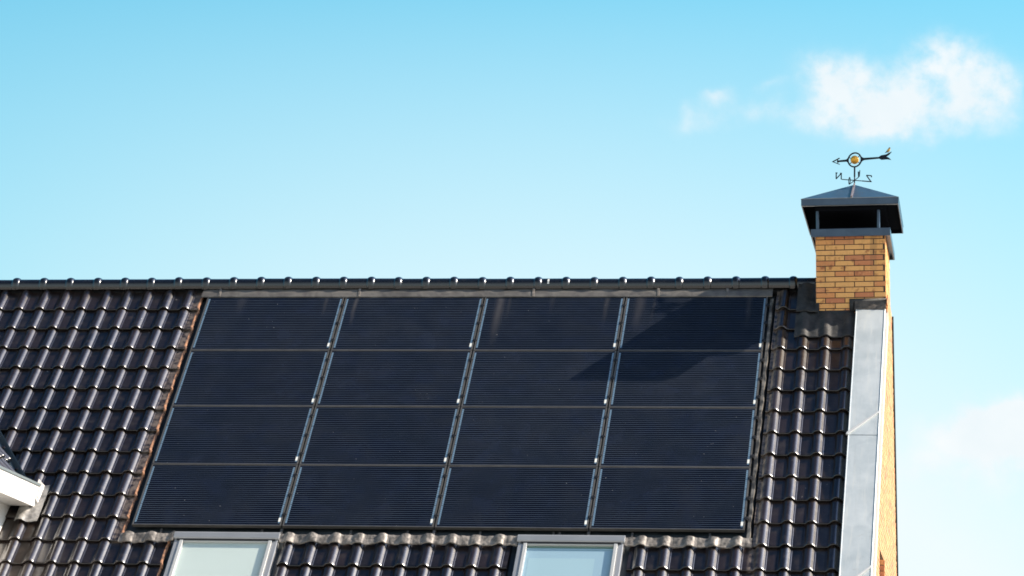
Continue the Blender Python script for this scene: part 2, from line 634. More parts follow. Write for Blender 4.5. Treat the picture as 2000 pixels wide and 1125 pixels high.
M_white = mat('white_board', (.80, .79, .76), .45)
t = NT(M_white)
t.color(t.mix(t.ramp(t.noise(t.pos(), 5, 5), .4, .7), (.80, .79, .76), (.74, .72, .68)))
M_gutter = mat('grey_trim', (.20, .24, .25), .45, .3)
M_iron = mat('black_iron', (.005, .011, .022), .6, .1, .25)
M_gold = mat('gold', (.85, .42, .05), .35, .55)
M_dark = mat('dark_felt', (.008, .008, .009), .8)
M_copper = mat('pinkish_seam', (.24, .2, .2), .45, .4)
M_ground = mat('pavement', (.16, .15, .14), .9)
t = NT(M_ground)
br = t.new('ShaderNodeTexBrick')
t.set(br.inputs['Vector'], t.pos())
br.inputs['Scale'].default_value = 1
br.inputs['Brick Width'].default_value = .21
br.inputs['Row Height'].default_value = .105
br.inputs['Mortar Size'].default_value = .006
br.inputs['Color1'].default_value = (.36, .33, .29, 1)
br.inputs['Color2'].default_value = (.31, .29, .265, 1)
br.inputs['Mortar'].default_value = (.25, .23, .21, 1)
t.color(t.mix(t.math('MULTIPLY', t.noise(t.pos(), .4, 5), .5), br.outputs[0], (.3, .275, .25)))

# ------------------------------------------------------------------ ground
g = MB()
g.quad((-3000, -3000, 0), (3000, -3000, 0), (3000, 3000, 0), (-3000, 3000, 0))
tag(g.build('ground', M_ground), kind='structure')

# ------------------------------------------------------------------ the house
house = empty('brick_house', (0, 0, 0))
tag(house, 'brick house with a glossy dark tiled roof, yellow brick gable and white dormer', 'house')

# ---- roof tiles
TW, TL = .2665, .4171
U_CREST, V_EDGE = -4.820, .553
PROF = [(-.090, 0), (-.075, .001), (-.066, .006), (-.058, .0145), (-.048, .0240), (-.035, .0332), (-.019, .0392), (-.005, .0408),
        (.008, .0395), (.021, .0345), (.034, .0250), (.046, .0130), (.054, .0045), (.060, .0028), (.065, .0045), (.070, .0030), (.0745, -.003), (.081, -.001), (.088, 0), (.1765, 0)]
PAN = -.014
HIDE = .07


def prof(a):
    for (x0, y0), (x1, y1) in zip(PROF, PROF[1:]):
        if x0 - 1e-9 <= a <= x1 + 1e-9:
            return lerp(y0, y1, (a - x0) / (x1 - x0))
    return 0.


def surf_n(u, v):
    """height of the tiled surface over the slope"""
    a = (u - U_CREST + .09) % TW - .09
    f = (v - V_EDGE) % TL
    return PAN + prof(a) - .030 * (1 - f / TL)


def add_tile(mb, crest, vb, u0, u1, v0, fr=RP, tl=TL, seed=None):
    """one tile with its lower edge at vb, clipped to u0..u1 and starting at v0"""
    aa = [a for a, _ in PROF if u0 < crest + a < u1]
    lo, hi = max(u0 - crest, PROF[0][0]), min(u1 - crest, PROF[-1][0])
    if hi - lo < .012:
        return
    aa = sorted(set([lo] + [a for a in aa if lo + .002 < a < hi - .002] + [hi]))
    dn = rnd.uniform(-.0022, .0022)
    tw = rnd.uniform(-.012, .012)
    ti = rnd.uniform(-.004, .004)
    du = rnd.uniform(-.0025, .0025)
    dv = rnd.uniform(-.003, .003)
    rings = []
    L = vb - v0
    for b, k, d in ((v0, 1, 0), (vb - .055, 1.0, 0), (vb - .024, 1.07, .0008), (vb - .011, 1.09, -.0004), (vb - .003, 1.08, -.0045), (vb, 1.02, -.008), (vb - .002, 1.0, -.013), (vb - .012, .95, -.034)):
        if b < v0:
            b = v0
        row = []
        for a in aa:
            nn = PAN + prof(a) * k + d - .030 * (vb - b) / tl + dn + tw * (a) * .5 + ti * (vb - b)
            row.append(fr(crest + a + du, b + dv, nn))
        rings.append(row)
    mb.grid(rings)


roof_mb = MB()
U_LEFT, U_RIGHT = -11.5, 4.595
NC0 = int(math.floor((U_LEFT - U_CREST) / TW))
NC1 = int(math.ceil((U_RIGHT - U_CREST) / TW))
# openings: (u0, u1, v0, v1) where no tile lies
OPEN = [(-3.590, 3.602, .0, 5.075), (-3.026, -1.693, 4.9, 6.9), (.905, 2.245, 4.9, 6.9)]


def valley_u(v):
    """u where the dormer's valley meets the main slope"""
    z = -v * S2
    return -4.97 - (z + 2.93) / 1.19


for j in range(0, 17):
    vb = V_EDGE + j * TL
    vt = vb - TL - HIDE
    if j == 0:
        vt = .12
    for i in range(NC0, NC1 + 1):
        cr = U_CREST + i * TW
        a, b = cr + PROF[0][0], cr + PROF[-1][0]
        a, b = max(a, U_LEFT), min(b, U_RIGHT)
        spans = [(a, b)]
        v0 = vt
        for (o0, o1, p0, p1) in OPEN:
            if vb <= p0 or vt + HIDE >= p1 - .12:
                continue
            if vt < p1 < vb and vb - p1 > .2:          # the opening ends inside this course: shorter tile
                if o0 < b and o1 > a:
                    if o0 <= a + .001 and o1 >= b - .001:
                        v0 = max(v0, p1)
                        continue
                    # keep full tile outside, short tile inside
                    if a < o0 < b:
                        add_tile(roof_mb, cr, vb, a, o0, vt)
                        spans = [(o0, b)]
                        v0 = max(v0, p1)
                    else:
                        add_tile(roof_mb, cr, vb, o1, b, vt)
                        spans = [(a, o1)]
                        v0 = max(v0, p1)
                continue
            ns = []
            for (s0, s1) in spans:
                if o1 <= s0 or o0 >= s1:
                    ns.append((s0, s1))
                else:
                    if o0 > s0: ns.append((s0, o0))
                    if o1 < s1: ns.append((o1, s1))
            spans = ns
        # the dormer covers the tiles left of its valley
        if vb > 1.6 and vb < 4.2:
            lim = valley_u(vb - .2) + .04
            far = -6.2 * 2 - lim
            spans = [(max(s0, lim), s1) if s1 > -6.2 else (s0, min(s1, far)) for s0, s1 in spans]
        elif vb >= 4.2:
            spans = [(max(s0, -5.03), s1) if s1 > -6.2 else (s0, min(s1, -7.37)) for s0, s1 in spans]
        for (s0, s1) in spans:
            if s1 > s0:
                add_tile(roof_mb, cr, vb, s0, s1, v0)
roof = roof_mb.build('tiled_roof', M_tile, house, smooth=True, fix=False)

# underlay so that nothing shows through between the tiles
ul = MB()
ul.box((U_LEFT, .02, -.16), (4.93, 7.45, -.115), RP)
ul.box((U_LEFT, .035, -.115), (3.86, .135, -.045), RP)
ul.build('roof_deck', M_dark, house)

# cut clay edges of the tiles beside the panels and beside the roof windows
ce = MB()


def cut_edge(u, v0, v1, step=.035, w=.006, side=1):
    vv = v0
    rows = []
    while vv <= v1 + 1e-6:
        f = (vv - V_EDGE) % TL
        k = min(f, TL - f)
        bulge = .020 if k < .035 else 0
        nn = surf_n(u - .012 * side, vv)
        j = rnd.uniform(-.0025, .0025)
        uu = u + side * (bulge * .5 + .002) + j
        rows.append([RP(uu - side * .014, vv, nn + .001 + bulge * .2), RP(uu + side * .002, vv, nn + .003 + bulge * .35), RP(uu + side * .013, vv, nn - .006 + bulge * .1), RP(uu + side * .016, vv, nn - .024 - bulge * .5 + j), RP(uu - side * .012, vv, nn - .03)])
        vv += step if k > .05 else .014
    ce.grid(rows)


cut_edge(-3.590, .17, 5.13)
cut_edge(-3.026, 5.09, 6.7)
ce.build('cut_edge', M_terra, roof, smooth=True)

# ---- ridge tiles
def ridge_mesh():
    L = .3525
    xs = []
    n = 30
    for i in range(n + 1):
        x = lerp(-.05, L - .044, i / n)
        xs.append(x)
    xs += [-.049 + .098 * i / 28 for i in range(29)]
    xs = [x for x in sorted(set(xs)) if x >= -.05]
    rows = []
    for x in xs:
        r = .101
        if -.049 < x < .049:
            q = x / .049
            r += .0225 * max(0, 1 - abs(q) ** 2.3) ** .8
        row = []
        for k in range(23):
            a = R(-24 + 228 * k / 22)
            row.append((x, -math.cos(a) * r, math.sin(a) * r))
        rows.append(row)
    mb = MB()
    mb.grid(rows)
    return mb


RC = RZ - .047
first = None
X_RIDGE = 3.800
for k in range(0, 44):
    x = X_RIDGE - k * .3512
    if first is None:
        first = ridge_mesh().build('ridge_tile', M_ridge, house, smooth=True)
        o = first
    else:
        o = first.copy()
        sc.collection.objects.link(o)
    o.location = (x + rnd.uniform(-.004, .004), 0, RC + rnd.uniform(-.003, .003) + (-.004 * math.sin(x * .9 + .5)))
    o.rotation_euler = (rnd.uniform(-.02, .02), rnd.uniform(-.006, .006), rnd.uniform(-.006, .006))

# bird lime on one ridge tile
b = MB()
rows = []
for i in range(7):
    a = R(lerp(8, 50, i / 6))
    w = .011 + .004 * math.sin(i * 2.3)
    rows.append([(.775 - w, -math.cos(a) * .107, RC + math.sin(a) * .107), (.775 + w, -math.cos(a) * .107, RC + math.sin(a) * .107)])
b.grid(rows)
b.build('bird_lime', mat('lime', (.75, .74, .7), .8), house)

# ---- rear slope, walls
rear = MB()
rear.quad((U_LEFT, -.02, RZ - .05), (4.93, -.02, RZ - .05), (4.93, 5.35, RZ - 5.42), (U_LEFT, 5.35, RZ - 5.42))
rear.quad((U_LEFT, -.02, RZ - .12), (4.93, -.02, RZ - .12), (4.93, 5.35, RZ - 5.49), (U_LEFT, 5.35, RZ - 5.49))
rear.build('rear_roof', M_ridge, house)
EAVE = 3.95
wl = MB()
wl.box((U_LEFT, -5.1, 0), (4.66, -4.85, EAVE + .12))
wl.build('front_wall', M_mortar_gable, house)
wl = MB()
wl.box((U_LEFT, 4.85, 0), (4.66, 5.1, EAVE + .12))
wl.build('rear_wall', M_mortar_gable, house)
wl = MB()
wl.prism([(-5.1, 0), (5.1, 0), (5.1, EAVE + .1), (0, RZ - .25), (-5.1, EAVE + .1)], U_LEFT, U_LEFT + .25, lambda y, z, x: (x, y, z))
wl.build('party_wall', M_mortar_gable, house)

# gable wall: outline in (y, z)
GX = 4.962


def gable_top(y):
    if y < -.467: return RZ + y - .09
    if y < 1.0: return RZ + .40
    return RZ - .30 - (y - 1.05) * 1.34


gw = MB()
outl = [(-5.25, 0), (5.0, 0), (5.0, gable_top(5.0)), (1.0, RZ - .30), (1.0, RZ - .46), (-.44, RZ - .52), (-5.25, RZ - 5.33)]
gw.prism(outl, 4.67, GX - .006, lambda y, z, x: (x, y, z), m=1)


def brick_face(mb, fn, a0, a1, z0, z1, keep=None, bl=.2345, bh=.0655, j=.0105, proud=.008, phase=0, m=0, back=.0):
    """single bricks laid on a face; fn(a, z, off) -> point"""
    nrow = int((z1 - z0) / bh)
    for r in range(nrow):
        zz = z1 - (r + 1) * bh
        off = (r + phase) % 2 * bl / 2
        a = a0 - off
        while a < a1 - .02:
            s0, s1 = max(a, a0), min(a + bl - j, a1)
            if s1 - s0 > .03 and (keep is None or keep((s0 + s1) / 2, zz + bh / 2)):
                p = proud + rnd.uniform(-.0018, .0018)
                c0, c1 = zz + j + rnd.uniform(-.001, .001), zz + bh
                mb.box((s0, c0, back), (s1, c1, p), fn, m)
            a += bl


brick_face(gw, lambda a, z, o: (GX - .006 + o, a, z), -5.2, 4.6, .05, RZ + .1,
           keep=lambda a, z: z < gable_top(a) - .02 and z < RZ - .25 - (0 if a < -.6 or a > .99 else .25) or (-.44 < a < .98 and z < RZ - .2))
gw.build('gable_wall', [M_brick_gable, M_mortar_gable], house)
# thicker lower part of the gable with a sloping shoulder
pil = MB()
fnp = lambda a, b, c: (a, c, b)
pil.prism([(GX - .002, 0), (GX + .052, 0), (GX + .052, RZ - 3.665), (GX - .002, RZ - 3.525)], -2.47, 2.9, fnp, m=1)
brick_face(pil, lambda a, z, o: (a, -2.47 - o, z), GX + .003, GX + .055, .05, RZ - 3.66, m=0, proud=.006)
brick_face(pil, lambda a, z, o: (GX + .052 + o, a, z), -2.47, 2.9, .05, RZ - 3.67, m=0)
pil.build('gable_plinth', [M_brick_gable, M_mortar_gable], house)
# dark trim on the rear edge of the gable
rt = MB()
rt.prism([(1.02, RZ - .31), (1.06, RZ - .24), (5.03, gable_top(5.0) + .05), (5.03, gable_top(5.0) - .03)], 4.6, GX + .022, lambda y, z, x: (x, y, z))
rt.build('rear_verge', M_tray, house)

# ---- zinc verge
zv = MB()
ZL, ZR = 4.586, 4.946


def verge(v0, v1, lift):
    secs = []
    lift += .068
    for v in (v0, (v0 + v1) / 2, v1):
        secs.append([RP(ZL + .002, v, -.09), RP(ZL, v, .0 + lift), RP(ZL + .006, v, .010 + lift), RP(ZL + .018, v, .006 + lift), RP((ZL + ZR) / 2, v, .0055 + lift),
                     RP(ZR - .022, v, .004 + lift), RP(ZR - .010, v, .012 + lift), RP(ZR, v, .006 + lift), RP(ZR + .004, v, -.11 + lift)])
    zv.grid(secs)
    e = secs[-1]
    zv.quad(*[RP(u, v1 + .001, n) for u, n in ((ZL, -.09), (ZL, lift), (ZR, lift), (ZR, -.09))])


verge(.672, 3.20, .004)
verge(3.17, 6.03, 0)
verge(6.0, 7.5, -.003)
vg = zv.build('verge_flashing', M_zinc, house)
for v in (3.197, 6.02):
    d = MB()
    d.prism([(ZL - .022, v + .005), (ZL - .012, v - .03), (ZR - .012, v - .452), (ZR - .006, v - .425), (ZL + .004, v + .010)], .070, .094, RP)
    d.build('drip_bar', M_zinc_edge, vg, bevel=.004)
dg = MB()
dg.box((ZR + .005, .672, -.15), (GX + .012, 7.5, .030), RP)
dg.build('verge_drip', mat('pink_mortar', (.62, .52, .45), .7), vg)

# ------------------------------------------------------------------ chimney
CT = math.tan(R(1.05))


def CP(x, y, z):
    """the chimney stands a degree out of plumb; z from the apex of the roof"""
    return (x - z * CT, y, RZ + z + (x - 4.52) * CT)


CX0, CX1, CY0, CY1 = 4.100, 4.940, -.467, 1.0
ch = MB()
ch.box((CX0 + .007, CY0 + .007, -1.4), (CX1 - .007, CY1 - .007, .56), CP, 1)
BH = .0655


def ch_keep(a, z):
    return True


Z1 = .505
brick_face(ch, lambda a, z, o: CP(a, CY0 + .007 - o, z), CX0, CX1, -.86, Z1, keep=lambda a, z: z > -.46, phase=1, back=0, proud=.007)
brick_face(ch, lambda a, z, o: CP(CX1 - .007 + o, a, z), CY0 + .001, CY1, -1.3, Z1, keep=lambda a, z: z > -a - 3, proud=.007)
brick_face(ch, lambda a, z, o: CP(CX0 + .007 - o, a, z), CY0 + .001, CY1, -.9, Z1, proud=.007)
brick_face(ch, lambda a, z, o: CP(a, CY1 - .007 + o, z), CX0, CX1, -1.3, Z1, phase=1, proud=.007)
chim = ch.build('chimney', [M_brick, M_mortar], house)

col = MB()
KX0, KX1, KY0, KY1 = 4.045, 5.005, -.527, 1.06
o1 = [(KX0, KY0), (KX1, KY0), (KX1, KY1), (KX0, KY1)]


def ring_box(mb, x0, x1, y0, y1, z0, z1, th, m=0):
    mb.box((x0, y0, z0), (x1, y0 + th, z1), CP, m)
    mb.box((x0, y1 - th, z0), (x1, y1, z1), CP, m)
    mb.box((x0, y0 + th, z0 + .001), (x0 + th, y1 - th, z1 - .001), CP, m)
    mb.box((x1 - th, y0 + th, z0 + .001), (x1, y1 - th, z1 - .001), CP, m)


ring_box(col, KX0, KX1, KY0, KY1, .470, .567, .02)
col.box((KX0 + .02, KY0 + .02, .520), (KX1 - .02, KY1 - .02, .545), CP)
col.build('chimney_collar', M_cap, chim, bevel=.004)
fl = MB()
fl.box((CX0 + .06, CY0 + .06, .545), (CX1 - .06, CY1 - .06, .60), CP)
fl.build('flue_top', M_cap_in, chim)
for px in (4.125, 4.862):
    for py in (-.46, .96):
        po = MB()
        po.tube([CP(px, py, .545), CP(px, py, .86)], .019, 12)
        po.build('cap_post', M_cap, chim, smooth=True)
HX0, HX1, HY0, HY1 = 3.937, 5.111, -.63, 1.22
cap = MB()
ring_box(cap, HX0, HX1, HY0, HY1, .840, .921, .012)
apx = (4.545, .30, 1.285)
cs = [(HX0 - .004, HY0 - .004, .9215), (HX1 + .004, HY0 - .004, .9215), (HX1 + .004, HY1 + .004, .9215), (HX0 - .004, HY1 + .004, .9215)]
for i in range(4):
    a, b_ = cs[i], cs[(i + 1) % 4]
    cap.quad(CP(*a), CP(*b_), CP(*apx))
capo = cap.build('chimney_cap', M_cap, chim)
un = MB()
un.box((HX0 + .013, HY0 + .013, .885), (HX1 - .013, HY1 - .013, .9), CP)
un.box((HX0 + .16, HY0 + .15, .80), (HX1 - .16, HY1 - .15, .884), CP)
ring_box(un, HX0 + .013, HX1 - .013, HY0 + .013, HY1 - .013, .842, .886, .003)
un.build('cap_underside', M_cap_in, chim)
lp = MB()
lp.box((HX0 + .014, HY0 + .014, .833), (HX1 - .014, HY0 + .035, .838), CP)
lp.box((HX0 - .003, HY0 - .007, .918), (HX1 + .003, HY0 - .0045, .9235), CP)
lp.build('cap_lip', M_cap_edge, chim)
sm = MB()
A = Vector(CP(4.545, HY0 - .004, .924)); B = Vector(CP(4.545, .29, 1.283))
sm.prism([(-.009, 0), (.009, 0), (.009, .022), (-.009, .022)], 0, 1, lambda a, b, t: A.lerp(B, t) + Vector((a, -.35 * b, b)))
sm.build('cap_seam', M_copper, chim)

# lead round the foot of the chimney
ld_ = MB()


def lead_sheet(mb, u0, u1, v0, v1, du=.014, dv=.02, lift=.007, amp=.006, wave=.006, follow=1., f=6., clip=None, n0=0):
    nu, nv = max(2, int((u1 - u0) / du)), max(2, int((v1 - v0) / dv))
    rows = []
    for i in range(nv + 1):
        row = []
        for k in range(nu + 1):
            u = lerp(u0, u1, k / nu)
            vv = lerp(v0, v1, i / nv)
            e = wave * (noise.noise((u * 5, 3.3, 1)) + .5 * noise.noise((u * 17, 1.3, 5))) * i / nv
            a = (u - U_CREST + .09) % TW - .09
            base = PAN + prof(a) * follow
            h = base + lift + n0 + amp * (noise.noise((u * f, vv * f, 2.)) + .6 * noise.noise((u * f * 2.7, vv * f * 2.2, 7.)) + .35 * noise.noise((u * f * 6, vv * f * 5, 4.)))
            row.append(RP(u, vv + e, h))
        rows.append(row)
    mb.grid(rows)
    # turned-down lower edge
    mb.grid([rows[-1], [(p[0], p[1] + .004, p[2] - .012) for p in rows[-1]]])


lead_sheet(ld_, 3.862, 4.60, .66, 1.145, lift=.014, amp=.010, follow=.8, f=4)
lead_sheet(ld_, 3.866, 4.135, -.01, .672, lift=.058, amp=.010, follow=.25, f=4)
# upstands against the brick
ld_.box((CX0 - .010, CY0 - .012, -.9), (CX0 + .036, CY0 - .002, -.335), CP)
ld_.box((CX0 - .012, CY0 - .002, -1.1), (CX0 - .0015, .35, -.02), CP)
ld_.prism([(4.50, -.45), (4.57, -.45), (4.57, -.345), (4.945, -.335), (4.945, -.292), (4.50, -.292)], CY0 - .002, CY0 - .014, lambda a, b, t: CP(a, t, b))
ld_.box((CX0 + .034, CY0 - .010, -.60), (4.56, CY0 - .002, -.432), CP)
ld_.build('chimney_flashing', M_lead_dark, house, smooth=True)
zc = MB()
rows = []
for i in range(7):
    f_ = i / 6
    rows.append([(u, lerp(CY0 - .016, CY0 - .082, f_) + .008 * noise.noise((u * 12, f_ * 2, 1)), RZ + lerp(-.322, -.432, f_) + .010 * noise.noise((u * 9, f_ * 2, 4)) * math.sin(f_ * 3.1)) for u in [lerp(4.572, 4.95, k / 18) for k in range(19)]])
zc.grid(rows)
zc.grid([rows[-1], [(p[0], p[1], p[2] - .012) for p in rows[-1]]])
zc.build('verge_top_flashing', lead_mat('brown_lead', (.05, .045, .04), (.13, .11, .09), .6, 14), house, smooth=True)

# ---- lead above and below the panels
hd = MB()
rows = []
for i in range(9):
    vv = lerp(.085, .312, i / 8)
    rows.append([RP(u, vv + (.004 * noise.noise((u * 3, 0, 0)) if i == 8 else 0), lerp(-.02, .014, min(1, i / 5)) + .004 * noise.noise((u * 3, vv * 8, 3)) + .003 * noise.noise((u * 14, vv * 12, 3)))
                 for u in [lerp(-3.584, 3.556, k / 300) for k in range(301)]])
hd.grid(rows)
hd.grid([rows[-1], [(p[0], p[1] + .002, p[2] - .012) for p in rows[-1]]])
hf = hd.build('head_flashing', M_lead_head, house, smooth=True)
for u in (-3.36, -1.585, .60, 2.15, 3.0):
    hs = MB()
    hs.box((u - .014, .15, .010), (u + .014, .314, .0215), lambda a, b, n, u=u: RP(a + (b - .2) * .05, b, n))
    hs.build('lead_joint', M_lead, hf, bevel=.003)

for (a, b_) in ((-3.60, -2.955), (-1.735, .985), (2.185, 3.60)):
    ap = MB()
    lead_sheet(ap, a, b_, 5.018, 5.172, du=.009, dv=.012, lift=.016, amp=.016, wave=.022, follow=.75, f=5)
    ap.build('apron_flashing', M_lead, house, smooth=True)

# ------------------------------------------------------------------ roof windows
def roof_window(u0, u1, blue):
    vt, vbm = 5.025, 6.55
    fr = MB()
    # outer casing sides, sash sides
    for s, ua in ((1, u0), (-1, u1)):
        fr.box((min(ua, ua + s * .062), vt + .09, -.09), (max(ua, ua + s * .062), vbm, .004), RP)
    fr.box((u0, vbm - .08, -.09), (u1, vbm, .002), RP)
    w = fr.build('window', M_winframe, house, bevel=.006)
    sh = MB()
    sh.box((u0 + .064, vt + .10, -.06), (u0 + .105, vbm - .08, .016), RP)
    sh.box((u1 - .105, vt + .10, -.06), (u1 - .064, vbm - .08, .016), RP)
    sh.box((u0 + .105, vt + .10, -.06), (u1 - .105, vt + .138, .006), RP)
    sh.build('sash', M_winlight, w, bevel=.005)
    hc = MB()
    fnh = lambda a, b, c: RP(c, a, b)
    hc.prism([(vt - .012, -.03), (vt - .004, .030), (vt + .022, .036), (vt + .024, .029), (vt + .030, .040), (vt + .095, .030), (vt + .104, .016), (vt + .104, -.03)], u0 - .012, u1 + .012, fnh)
    hc.build('head_cover', M_winframe, w, bevel=.003)
    ga = MB()
    ga.box((u0 + .03, vt + .105, -.03), (u1 - .03, vt + .125, .018), RP)
    ga.build('head_gasket', M_rubber, w)
    for s, ua in ((1, u0), (-1, u1)):
        gu = MB()
        gu.box((min(ua - s * .07, ua - s * .002), vt + .05, -.112), (max(ua - s * .07, ua - s * .002), vbm + .1, -.075), RP)
        gu.build('side_gutter', M_tray, w)
    pa = MB()
    pa.quad(*[RP(a, b, -.016) for a, b in ((u0 + .104, vt + .137), (u0 + .104, vbm - .081), (u1 - .104, vbm - .081), (u1 - .104, vt + .137))])
    pa.build('pane', M_pane, w)
    bl = MB()
    bl.quad(RP(u0 + .08, vt + .10, -.026), RP(u1 - .08, vt + .10, -.026), RP(u1 - .08, vbm - .05, -.026), RP(u0 + .08, vbm - .05, -.026))
    if blue:  # here the sheet carries the sky's reflection in its blue colour
        bl.quad(RP(u0 + .145, vt + .345, -.0245), RP(u1 - .30, vt + .345, -.0245), RP(u1 - .30, vbm - .1, -.0245), RP(u0 + .145, vbm - .1, -.0245), m=1)
        bl.build('blind', [M_sky_sheet, M_blind_mid], w)
        tr_ = MB()
        tr_.box((u0 + .107, vt + .139, -.04), (u1 - .107, vt + .168, -.019), RP)
        tr_.box((u0 + .107, vt + .178, -.042), (u1 - .107, vt + .196, -.019), RP, 1)
        tr_.build('blind_rail', [M_trim, M_blind_mid], w)
    else:
        bl.build('blind', M_blind_pale, w)
    return w


tag(roof_window(-2.945, -1.750, False), 'roof window with a pale green blind')
tag(roof_window(.990, 2.175, True), 'roof window with a painted blue sky reflection')

# ------------------------------------------------------------------ dormer at the left
DX, DZT, DZB = -4.729, RZ - 2.935, RZ - 3.217
DF = -5.75                                   # front end of the dormer (y)
TQ = 1.19
CXD = -6.2                                   # middle of the dormer
dm = MB()
for s in (1, -1):
    xa = CXD + s * (-5.03 - CXD)
    dm.prism([(-5.45, RZ - 5.42), (-3.0, RZ - 3.1), (-5.45, RZ - 3.1)], xa, xa - s * .12, lambda y, z, x: (x, y, z))
zr = DZT + TQ * (-4.97 - CXD)
dm.prism([(-7.37, RZ - 5.6), (-5.03, RZ - 5.6), (-5.03, RZ - 3.05), (CXD, zr - .12), (-7.37, RZ - 3.05)], -5.50, -5.40, lambda x, z, y: (x, y, z))
dorm = dm.build('dormer', M_white, house)
for s in (1, -1):
    fa = MB()
    X = lambda x: CXD + s * (x - CXD)
    # fascia board cut along the main slope, soffit behind it
    fa.prism([(DF, DZT - .02), (-2.872 - .02, DZT - .02), (-2.872 - .02 - .29, DZB), (DF, DZB)], X(DX), X(DX - .022), lambda y, z, x: (x, y, z))
    fa.box((min(X(DX - .021), X(-5.2)), DF, DZB + .004), (max(X(DX - .021), X(-5.2)), -3.25, DZB + .022))
    fa.build('fascia', M_white, dorm)
for s in (1, -1):
    gt = MB()
    X = lambda x: CXD + s * (x - CXD)
    gt.prism([(DX + .012, DZT - .024), (DX + .012, DZT + .006), (DX - .03, DZT + .010), (DX - .03, DZT - .019)], DF - .01, -2.80, lambda x, z, y: (X(x), y, z))
    gt.build('roof_edge_trim', M_gutter, dorm)
    bg_ = MB()
    bg_.box((min(X(DX - .024), X(-5.05)), DF, DZT - .06), (max(X(DX - .024), X(-5.05)), -2.95, DZT - .03))
    bg_.build('box_gutter', M_valley, dorm)
dr = MB()
qs = math.sqrt(1 + TQ * TQ)


def dormer_frame(s):
    # u along the eave towards the house, v down the slope, n off it
    def fr(u, v, n):
        x = -4.95 + (v - 0) / qs
        z = DZT + .03 - v * TQ / qs
        nx, nz = TQ / qs, 1 / qs
        return (CXD + s * (x + nx * n - CXD), u, z + nz * n)
    return fr


Ltot = qs * (-4.95 - CXD)
nct = int(Ltot / .40) + 1
for s in (1, -1):
    frm = dormer_frame(s)
    for j in range(nct):
        vb = .02 - j * .40
        vt = max(vb - .47, -Ltot)
        xm = -4.95 + (vb - .2) / qs
        zm = DZT + .03 - (vb - .2) * TQ / qs
        ymax = -(RZ - zm) + .0                 # where this course runs into the main slope
        i = 0
        u = DF + .1
        while u < ymax + .15:
            add_tile(dr, u, vb, u - .09, min(u + .1767, ymax - .17), vt, fr=frm, tl=.40)
            u += TW
dr.build('dormer_roof', M_tile, dorm, smooth=True)
# ridge of the dormer and zinc valleys
rg = MB()
rg.tube([(CXD, DF - .05, zr + .0), (CXD, -(RZ - zr) + .1, zr)], .10, 14)
rg.build('dormer_ridge', M_ridge, dorm, smooth=True)
vl = MB()
for s in (1, -1):
    rows = []
    for i in range(14):
        v = lerp(1.9, 4.10, i / 13)
        u = valley_u(v) + .035
        rows.append([(CXD + s * (p[0] - CXD), p[1], p[2]) for p in (RP(u - .14, v, .035), RP(u - .02, v, .012), RP(u + .045, v, .036), RP(u + .058, v, .038), RP(u + .062, v, -.02))])
    vl.grid(rows)
vl.build('valley', M_valley, dorm)
df = MB()
rows = []
for i in range(34):
    vv = lerp(4.16, 4.83, i / 33)
    row = []
    ul_ = -4.745 if vv < 4.50 else lerp(-4.745, -4.90, min(1, (vv - 4.50) / .06))
    for k in range(16):
        u = lerp(ul_, -4.625, k / 15)
        up = .10 * max(0, 1 - (u - ul_) / .05) if vv < 4.5 else 0
        a = (u - U_CREST + .09) % TW - .09
        row.append(RP(u, vv + .012 * noise.noise((u * 9, 2, 2)) * (vv > 4.7), PAN + prof(a) * .8 + .02 + up + .010 * noise.noise((u * 11, vv * 9, 3)) + .006 * noise.noise((u * 30, vv * 22, 3))))
    rows.append(row)
df.grid(rows)
df.build('dormer_flashing', M_lead_pale, dorm, smooth=True)

# ------------------------------------------------------------------ panel mounting
mt = empty('panel_mounting', (0, 0, 0))
tag(mt, 'dark mounting tray with rails set into the roof under the solar panels', 'mounting')
tr_ = MB()
tr_.box((-3.565, .20, -.105), (3.575, 5.02, -.082), RP)
tr_.prism([(-3.565, 4.90), (3.52, 4.90), (3.52, 5.012), (-3.565, 5.012)], -.082, -.060, RP)
rows = []
for i in range(60):
    u = lerp(-3.56, 3.5, i / 59)
    rows.append([RP(u, 4.975, -.058), RP(u, 4.992, -.046 + .005 * noise.noise((u * 4, 0, 0))), RP(u, 5.012, -.050)])
tr_.grid(rows)
tr_.build('tray', M_tray, mt)
for g_ in (-1.755, 0, 1.755):
    r_ = MB()
    r_.box((g_ - .017, .30, -.080), (g_ + .017, 4.885, -.050), RP)
    r_.box((g_ - .014, 4.885, -.060), (g_ + .016, 4.995, -.030), RP, 1)
    r_.build('rail', [M_rail, M_frame], mt, bevel=.003)
rim = MB()
rows = []
for i in range(130):
    v = lerp(.33, 5.0, i / 129)
    f_ = (v - V_EDGE) % TL
    w = .010 * math.sin(math.pi * f_ / TL)
    rows.append([RP(3.530, v, -.06), RP(3.533, v, -.018), RP(3.560 + w, v, -.012 - .008 * noise.noise((v * 6, 1, 1))), RP(3.566 + w, v, -.05), RP(3.568, v, -.1)])
rim.grid(rows)
rim.build('tray_rim', M_tan, mt, smooth=False)
lr = MB()
lr.box((-3.578, .33, -.10), (-3.563, 5.0, -.062), RP)
lr.build('tray_rim', M_tray, mt)
for u in (-3.15, -1.98, -.95, -.30, .53, 1.36, 1.43, 2.25, 3.12):
    b = MB()
    b.box((u - .011, 4.885, -.060), (u + .011, 4.965, -.036), RP)
    b.build('bracket', M_rail, mt)

# ------------------------------------------------------------------ solar panels
PW, PH = 1.737, 1.133


